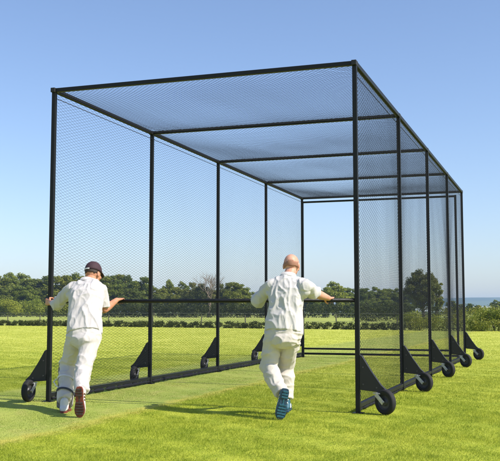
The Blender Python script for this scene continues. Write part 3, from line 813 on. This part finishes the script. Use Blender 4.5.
# ------------------------------------------------------------------ vegetation
def leaf_cloud(centres, radii, n, size, seed, flat=0.85):
    """leaf quads on and in a set of ellipsoidal clumps"""
    rs = np.random.default_rng(seed); centres = np.asarray(centres); radii = np.asarray(radii)
    wts = radii.prod(1)**(2/3); wts /= wts.sum(); idx = rs.choice(len(centres), n, p=wts)
    d = rs.normal(size=(n, 3)); d /= np.linalg.norm(d, axis=1)[:, None]
    r = 0.25+0.95*rs.random(n)**0.75
    P = centres[idx]+d*radii[idx]*r[:, None]
    nr = d+rs.normal(size=(n, 3))*0.6; nr /= np.linalg.norm(nr, axis=1)[:, None]
    a = np.cross(nr, rs.normal(size=(n, 3))); a /= np.linalg.norm(a, axis=1)[:, None]; b = np.cross(nr, a)
    s = size*rs.uniform(0.5, 1.25, n)[:, None]
    q = np.stack([P-a*s*0.6, P-b*s*0.32, P+a*s*0.6, P+b*s*0.32], 1)
    return q.reshape(-1, 3), np.arange(n*4).reshape(n, 4)
def crown_clumps(seed, w, hgt, base, n=34, top=0.0):
    rs = np.random.default_rng(seed); cs = []; rr = []
    for k in range(n):
        while True:
            p = rs.uniform(-1, 1, 3)
            if 0.30 < np.linalg.norm(p) < 1.0: break
        z = base+(hgt-base)*(0.5+0.47*p[2]); taper = 1-0.25*max(0, p[2])
        s = rs.uniform(0.10, 0.21)
        cs.append((p[0]*w/2*0.86*taper, p[1]*w/2*0.86*taper, z)); rr.append((w*s*0.62, w*s*0.62, w*s*0.46))
    return cs, rr
def trunk_bm(w, hgt, base, seed, limbs=6, r=0.22):
    rs = random.Random(seed); bm = bmesh.new()
    add_tube(bm, [(0, 0, -0.1), (0.05*r, 0, base*0.5), (0.2*r, 0.1*r, base+0.2*(hgt-base)), (0.1*r, 0.3*r, hgt*0.85)], [r*1.25, r, r*0.75, r*0.2], 8)
    for k in range(limbs):
        a = k*2.4+rs.random(); z0 = base*0.8+(hgt-base)*0.45*k/limbs
        e = V((math.cos(a)*w*0.34, math.sin(a)*w*0.34, z0+(hgt-base)*0.3)); m = V((e.x*0.45, e.y*0.45, z0+(hgt-base)*0.10))
        add_tube(bm, [(0, 0, z0), m, e], [r*0.45, r*0.3, r*0.08], 6)
    return bm
def tree_proto(name, w, hgt, base, seed, mat, n, size, label, cat='tree', group=None, clumps=95, r=0.22):
    root = empty(name); tag(root, label, cat, group)
    bm_link('trunk', trunk_bm(w, hgt, base, seed, r=r), M_bark, root, smooth=True)
    cs, rr = crown_clumps(seed, w, hgt, base, clumps)
    v, f = leaf_cloud(cs, rr, n, size, seed); me = np_mesh('crown', v, f)
    link('crown', me, mat, root, smooth=False)
    return root
def bush_proto(name, w, d, hgt, seed, mat, n, size, label, cat='bush', group=None, clumps=22):
    rs = np.random.default_rng(seed); cs = []; rr = []
    for k in range(clumps):
        s = rs.uniform(0.22, 0.36); x, y = rs.uniform(-0.5, 0.5, 2)*(w, d)*np.array(0.8)
        lim = math.sqrt(max(0.1, 1-(2*x/w)**2*0.7)); z = rs.uniform(0.15, 0.80)*hgt*lim
        cs.append((x, y, z)); rr.append((hgt*s*1.1, hgt*s*1.0, hgt*s*0.8))
    v, f = leaf_cloud(cs, rr, n, size, seed); f_ = f
    v[:, 2] = np.maximum(v[:, 2], 0.0)
    root = empty(name); tag(root, label, cat, group)
    link('foliage', np_mesh('foliage', v, f), mat, root, smooth=False)
    bm = bmesh.new()
    for k in range(4):
        a = k*1.7+seed; add_tube(bm, [(0.1*math.cos(a), 0.1*math.sin(a), -0.05), (w*0.2*math.cos(a), d*0.2*math.sin(a), hgt*0.7)], [0.04, 0.015], 5)
    bm_link('stem', bm, M_bark, root)
    return root
def place(proto, used, px, Z, sx, sz, rz, label=None, group=None):
    o = proto if not used else copy_tree(proto)
    p = gp(px, 310, Z); o.location = (p.x, Z, 0); o.rotation_euler = (0, 0, rz); o.scale = (sx, sx, sz)
    if label: o['label'] = label
    if group: o['group'] = group
    return o
def top_h(py, Z): return gp(250, py, Z).z

# wood behind the field
protos = []
for k, (mt, nm) in enumerate(((M_dark, 'dark'), (M_mid, 'mid'), (M_dark, 'dark'), (M_olive, 'olive'))):
    protos.append([tree_proto('woodland_tree', 7.0, 10.0, 0.8, 20+k, mt, 15000, 0.36, 'x', 'tree', 'x'), False])
def wood(px, py, wpx, Z, k, label, group):
    pr = protos[k]; hgt = top_h(py, Z)*1.03; w = wpx/FPX*Z*1.5
    o = place(pr[0], pr[1], px, Z, w/7.0, hgt/10.0, random.uniform(0, 6.28), label, group); pr[1] = True
    return o
rr_ = random.Random(3)
LW = 'tall round crowned tree in the dark wood left of and behind the capped person'
px = -110
i = 0
while px < 122:    # left wood, two staggered rows
    wood(px, 274+rr_.uniform(-1.5, 3.5)+(2 if i % 3 == 2 else 0), rr_.uniform(19, 28), 228+rr_.uniform(-10, 10), rr_.choice((0, 0, 2, 1)), LW, 'trees of the left wood'); i += 1
    wood(px+7, 287+rr_.uniform(-5, 3), rr_.uniform(15, 21), 214+rr_.uniform(-4, 4), rr_.choice((0, 2, 1)), LW, 'trees of the left wood')
    px += rr_.uniform(11, 14.5)
MW = 'lower woodland tree seen through the left netting between the two people'
for px, py, w, k in ((126, 277, 22, 2), (135, 281, 18, 1), (143, 277.5, 20, 0), (131, 290, 17, 1), (145, 291, 16, 3), (154, 287, 17, 1), (164, 288, 15, 0), (169, 281, 12, 2), (176, 287, 14, 1), (182, 283, 14, 2), (158, 295, 16, 3), (173, 295, 18, 1), (186, 292, 16, 3)):
    wood(px, py, w, 222+rr_.uniform(-8, 8), k, MW, 'low trees between the people')
OW = 'rounded olive tree of the clump under the bare tree through the net'
for px, py, w, k in ((193, 283, 20, 3), (203, 284, 18, 3), (200, 293, 18, 3), (221, 284, 20, 3), (232, 282, 20, 1), (240, 284.5, 18, 0), (228, 293, 20, 3), (213, 291, 18, 3), (245, 292, 14, 0)):
    wood(px, py, w, 205+rr_.uniform(-6, 6), k, OW, 'olive trees of the clump')
HW = 'distant tree behind the right hand person'
for px, py, w, k in ((254, 293, 14, 2), (264, 291, 18, 0), (276, 289, 20, 2), (288, 291, 18, 0), (300, 290, 18, 1), (311, 292, 16, 0), (319, 289, 14, 0)):
    wood(px, py, w, 230+rr_.uniform(-6, 6), k, HW, 'trees behind the right hand person')
wood(333, 283, 22, 215, 2, 'round dark tree just right of the second person\'s hand on the bar', None)
del_last = None
BW = 'dark tree seen between the second person and the big tree behind the cage'
for px, py, w, k in ((346, 288, 16, 0), (355, 290, 16, 2), (365, 288.5, 18, 0), (376, 288, 18, 2), (387, 289, 18, 0), (397, 289.5, 16, 2), (408, 291, 16, 0), (371, 296, 18, 2), (384, 297, 18, 0), (358, 297, 16, 0), (350, 296, 15, 1)):
    wood(px, py, w, 235+rr_.uniform(-6, 6), k, BW, 'dark trees behind the right netting')
RW = 'small far tree on the right horizon below the hills'
for px, py, w, k in ((452, 301, 10, 0), (461, 304, 9, 1), (470, 303.5, 7, 0), (478, 305, 8, 1), (496, 300.5, 10, 2), (504, 299, 10, 0), (515, 301, 12, 2), (528, 300, 14, 0)):
    wood(px, py, w, 260, k, RW, 'small far trees at the right')
# big tree behind the right side of the cage
Zt = 118.0
bt = tree_proto('broadleaf_tree', 36/FPX*Zt, top_h(267.5, Zt), 1.3, 91, M_olive, 26000, 0.17, 'big spreading tree rising behind the right netting of the cage', 'tree', None, 120)
bt.location = (gp(423, 310, Zt).x, Zt, 0)
bt2 = tree_proto('broadleaf_tree', 24/FPX*Zt, top_h(277, Zt), 1.0, 92, M_mid, 8000, 0.20, 'lower tree leaning on the right flank of the big tree', 'tree', None, 50)
bt2.location = (gp(441, 310, Zt).x, Zt+3, 0)

# bare tree
def bare_tree(loc, H):
    bm = bmesh.new(); rs = random.Random(5)
    def grow(p, d, L, r, lv):
        pts = [p]; q = p.copy(); dd = d.copy()
        for k in range(3):
            dd = (dd+V((rs.uniform(-.18, .18), rs.uniform(-.18, .18), rs.uniform(-.05, .15)))).normalized(); q = q+dd*L/3; pts.append(q.copy())
        add_tube(bm, pts, [r, r*0.85, r*0.7, r*0.55], 5 if lv < 2 else 3)
        if lv >= 5: return
        for k in range(3 if lv else 5):
            t = rs.uniform(0.45, 1.0) if k else 1.0
            a = rs.uniform(0, 6.28); u, v = frame(dd); sp_ = rs.uniform(0.35, 0.85)
            nd = (dd+(u*math.cos(a)+v*math.sin(a))*sp_+V((0, 0, 0.08))).normalized()
            base = pts[0].lerp(pts[-1], t) if t < 1 else pts[-1]
            grow(base, nd, L*rs.uniform(0.62, 0.8), r*0.56, lv+1)
    grow(V((0, 0, 0)), V((0, 0, 1)), H*0.30, 0.26, 0)
    o = bm_link('bare_tree', bm, M_twig, None, loc)
    return tag(o, 'leafless brown tree standing above the olive clump seen through the net', 'tree')
bare_tree((gp(209, 310, 198).x, 198, 0), top_h(259, 198))

# light bushes at the left behind the fence
lb = [bush_proto('field_bush', 8, 4.5, 3.6, 40+k, M_light, 8000, 0.26, 'x', 'bush', 'x', 40) for k in range(2)]; ub = [False, False]
i = 0; px = -105
while px < 108:
    k = i % 2; Z = 196+rr_.uniform(-3, 3); sc = rr_.uniform(0.85, 1.15); hh = rr_.uniform(3.0, 3.9)
    place(lb[k], ub[k], px, Z, sc, hh/3.6, rr_.uniform(-0.4, 0.4), 'bright green bush in the row under the dark left wood', 'bright bushes under the left wood'); ub[k] = True
    px += rr_.uniform(17, 26); i += 1

# mid hedgerow
def hedge_run(name, A, B, wdt, hgt, dens, size, mat, seed, label, cat='hedge', jag=0.25):
    A, B = V(A), V(B); L = (B-A).length; d = (B-A).normalized(); n = V((-d.y, d.x, 0)); rs = np.random.default_rng(seed)
    m = int(L/(hgt*0.45)); cs = []; rr = []
    for k in range(m):
        t = (k+0.5)/m*L; hk = hgt*(1+jag*noise.noise(V((t*0.21/hgt*2, seed, 0)))*1.6)
        for z in (0.10, 0.30, 0.55, 0.76):
            o = rs.uniform(-0.3, 0.3)*wdt
            p = A+d*(t+rs.uniform(-0.3, 0.3)*hgt)+n*o; s = rs.uniform(0.26, 0.38)*hgt
            cs.append((p.x, p.y, z*hk)); rr.append((s*1.2, s*1.1, s*0.75))
    v, f = leaf_cloud(cs, rr, int(L*dens), size, seed); v[:, 2] = np.maximum(v[:, 2], 0)
    root = bpy.data.objects.new(name, np_mesh(name, v-np.array([A.x, A.y, 0]), f)); C.objects.link(root); root.location = (A.x, A.y, 0)
    root.data.materials.append(mat); tag(root, label, cat)
    return root
def hp(px, Z): return (gp(px, 310, Z).x, Z, 0)
hedge_run('hedgerow', hp(104, 152), hp(408, 140), 2.5, 2.35, 520, 0.22, M_hedge, 61, 'long dark hedgerow running behind the field at the height of the push bar')
hedge_run('hedgerow', hp(-110, 165), hp(104, 158), 1.5, 0.65, 90, 0.2, M_rough, 66, 'thin low green hedge at the foot of the bright bushes')
# rough verge along the field edge
def edge(X): return 65-0.61*(X+18)
hedge_run('verge_hedge', (-44, edge(-44), 0), (8.6, edge(8.6), 0), 1.3, 0.40, 1100, 0.075, M_rough, 62, 'low scruffy hedge along the field edge under the wire fence')
hedge_run('verge_hedge', (8.6, edge(8.6)-0.6, 0), (19, edge(19)-0.6, 0), 1.2, 0.70, 900, 0.085, M_mid, 63, 'low green hedge at the right edge of the field')
hedge_run('bramble_hedge', (15.0, 70, 0), (27, 66, 0), 2.5, 1.45, 1100, 0.11, M_mid, 64, 'taller mid green hedge below the hills at the right')
hedge_run('bramble_hedge', (10.5, 92, 0), (34, 88, 0), 2.5, 1.7, 420, 0.15, M_hedge, 65, 'darker green hedge behind the tall one at the right')
bb = bush_proto('field_bush', 2.6, 2.0, 1.3, 71, M_dark, 5200, 0.10, 'dark rounded bush at the right end of the low field edge hedge', 'bush')
bb.location = (gp(496, 310, 47.5).x, 47.5, 0)
bb2 = bush_proto('field_bush', 2.6, 2.0, 1.1, 72, M_light, 5200, 0.09, 'small bright green bush behind the wheels at the field edge', 'bush')
bb2.location = (gp(418, 310, 55).x, 55, 0)

# wire fence
fence = empty('wire_fence', (-30, edge(-30)+1.6, 0)); tag(fence, 'post and wire fence along the far field edge beyond the cage', 'fence')
for k in range(15):
    X = k*2.95+(0.35*math.sin(k*5.1) if 0 < k < 14 else 0); Y = -0.61*X; bm = bmesh.new(); hh = 1.02+0.05*math.sin(k*2.3)
    add_tube(bm, [(X, Y, -0.05), (X+0.04*math.sin(k*3), Y, hh-0.24+0.1*math.sin(k*1.3))], [0.040, 0.034], 8); bm_link('post', bm, M_wood, fence)
for z in (0.5, 0.78, 0.97):
    bm = bmesh.new(); add_tube(bm, [(k*2.95, -0.61*k*2.95, z-0.08) for k in range(15)], 0.006, 4); bm_link('wire', bm, M_wire, fence)

# ------------------------------------------------------------------ far hills
def hills():
    t = NT('hill_fields'); p = t.pos(); vn = t.n('ShaderNodeTexVoronoi'); vn.inputs['Scale'].default_value = 0.006; t.l(p, vn.inputs['Vector'])
    c = t.mix(t.ramp(t.noise(p, 0.004, 4), 0.4, 0.6), (0.035, 0.065, 0.03), (0.075, 0.11, 0.04))
    c = t.mix(t.ramp(t.dot(p, (0, 0, 1)), 15, 20), (0.60, 0.62, 0.50), c)
    m = t.done(t.bsdf(c, 0.95, spec=0.1))
    nx, ny = 120, 24; vs = []; fs = []
    for j in range(ny):
        for i in range(nx):
            x = 250+i/(nx-1)*3200; f = j/(ny-1)
            y = 2900+1400*f
            e = min(1, (x-250)/500.0); e = e*e*(3-2*e)
            crest = (58+9*noise.noise(V((x*0.0022, 0, 0)))+5*noise.noise(V((x*0.008, 3, 0))))*e
            z = -0.5+crest*math.sin(min(1, f*1.6)*math.pi/2)**1.1+1.2*noise.noise(V((x*0.01, y*0.01, 1)))*e*f
            vs.append((x, y, z))
    for j in range(ny-1):
        for i in range(nx-1): a = j*nx+i; fs.append((a, a+1, a+nx+1, a+nx))
    me = bpy.data.meshes.new('hills'); me.from_pydata(vs, [], fs); me.update()
    o = link('hills', me, m); tag(o, 'low blue hills on the horizon at the right', kind='structure')
hills()
def make_haze():
    bm = bmesh.new(); add_box(bm, (0, 0, 34.0), (19000, 19000, 70))
    bmesh.ops.recalc_face_normals(bm, faces=bm.faces); me = bpy.data.meshes.new('haze'); bm.to_mesh(me); bm.free()
    m = bpy.data.materials.new('haze_air'); m.use_nodes = True; t = m.node_tree; t.nodes.clear()
    v = t.nodes.new('ShaderNodeVolumePrincipled'); v.inputs['Color'].default_value = (0.52, 0.74, 1.0, 1)
    v.inputs['Density'].default_value = 0.00022; v.inputs['Anisotropy'].default_value = 0.0
    ou = t.nodes.new('ShaderNodeOutputMaterial'); t.links.new(v.outputs[0], ou.inputs['Volume'])
    o = bpy.data.objects.new('haze', me); C.objects.link(o); me.materials.append(m)
    tag(o, 'thin blue summer haze over the far hills', 'haze', kind='stuff')
make_haze()
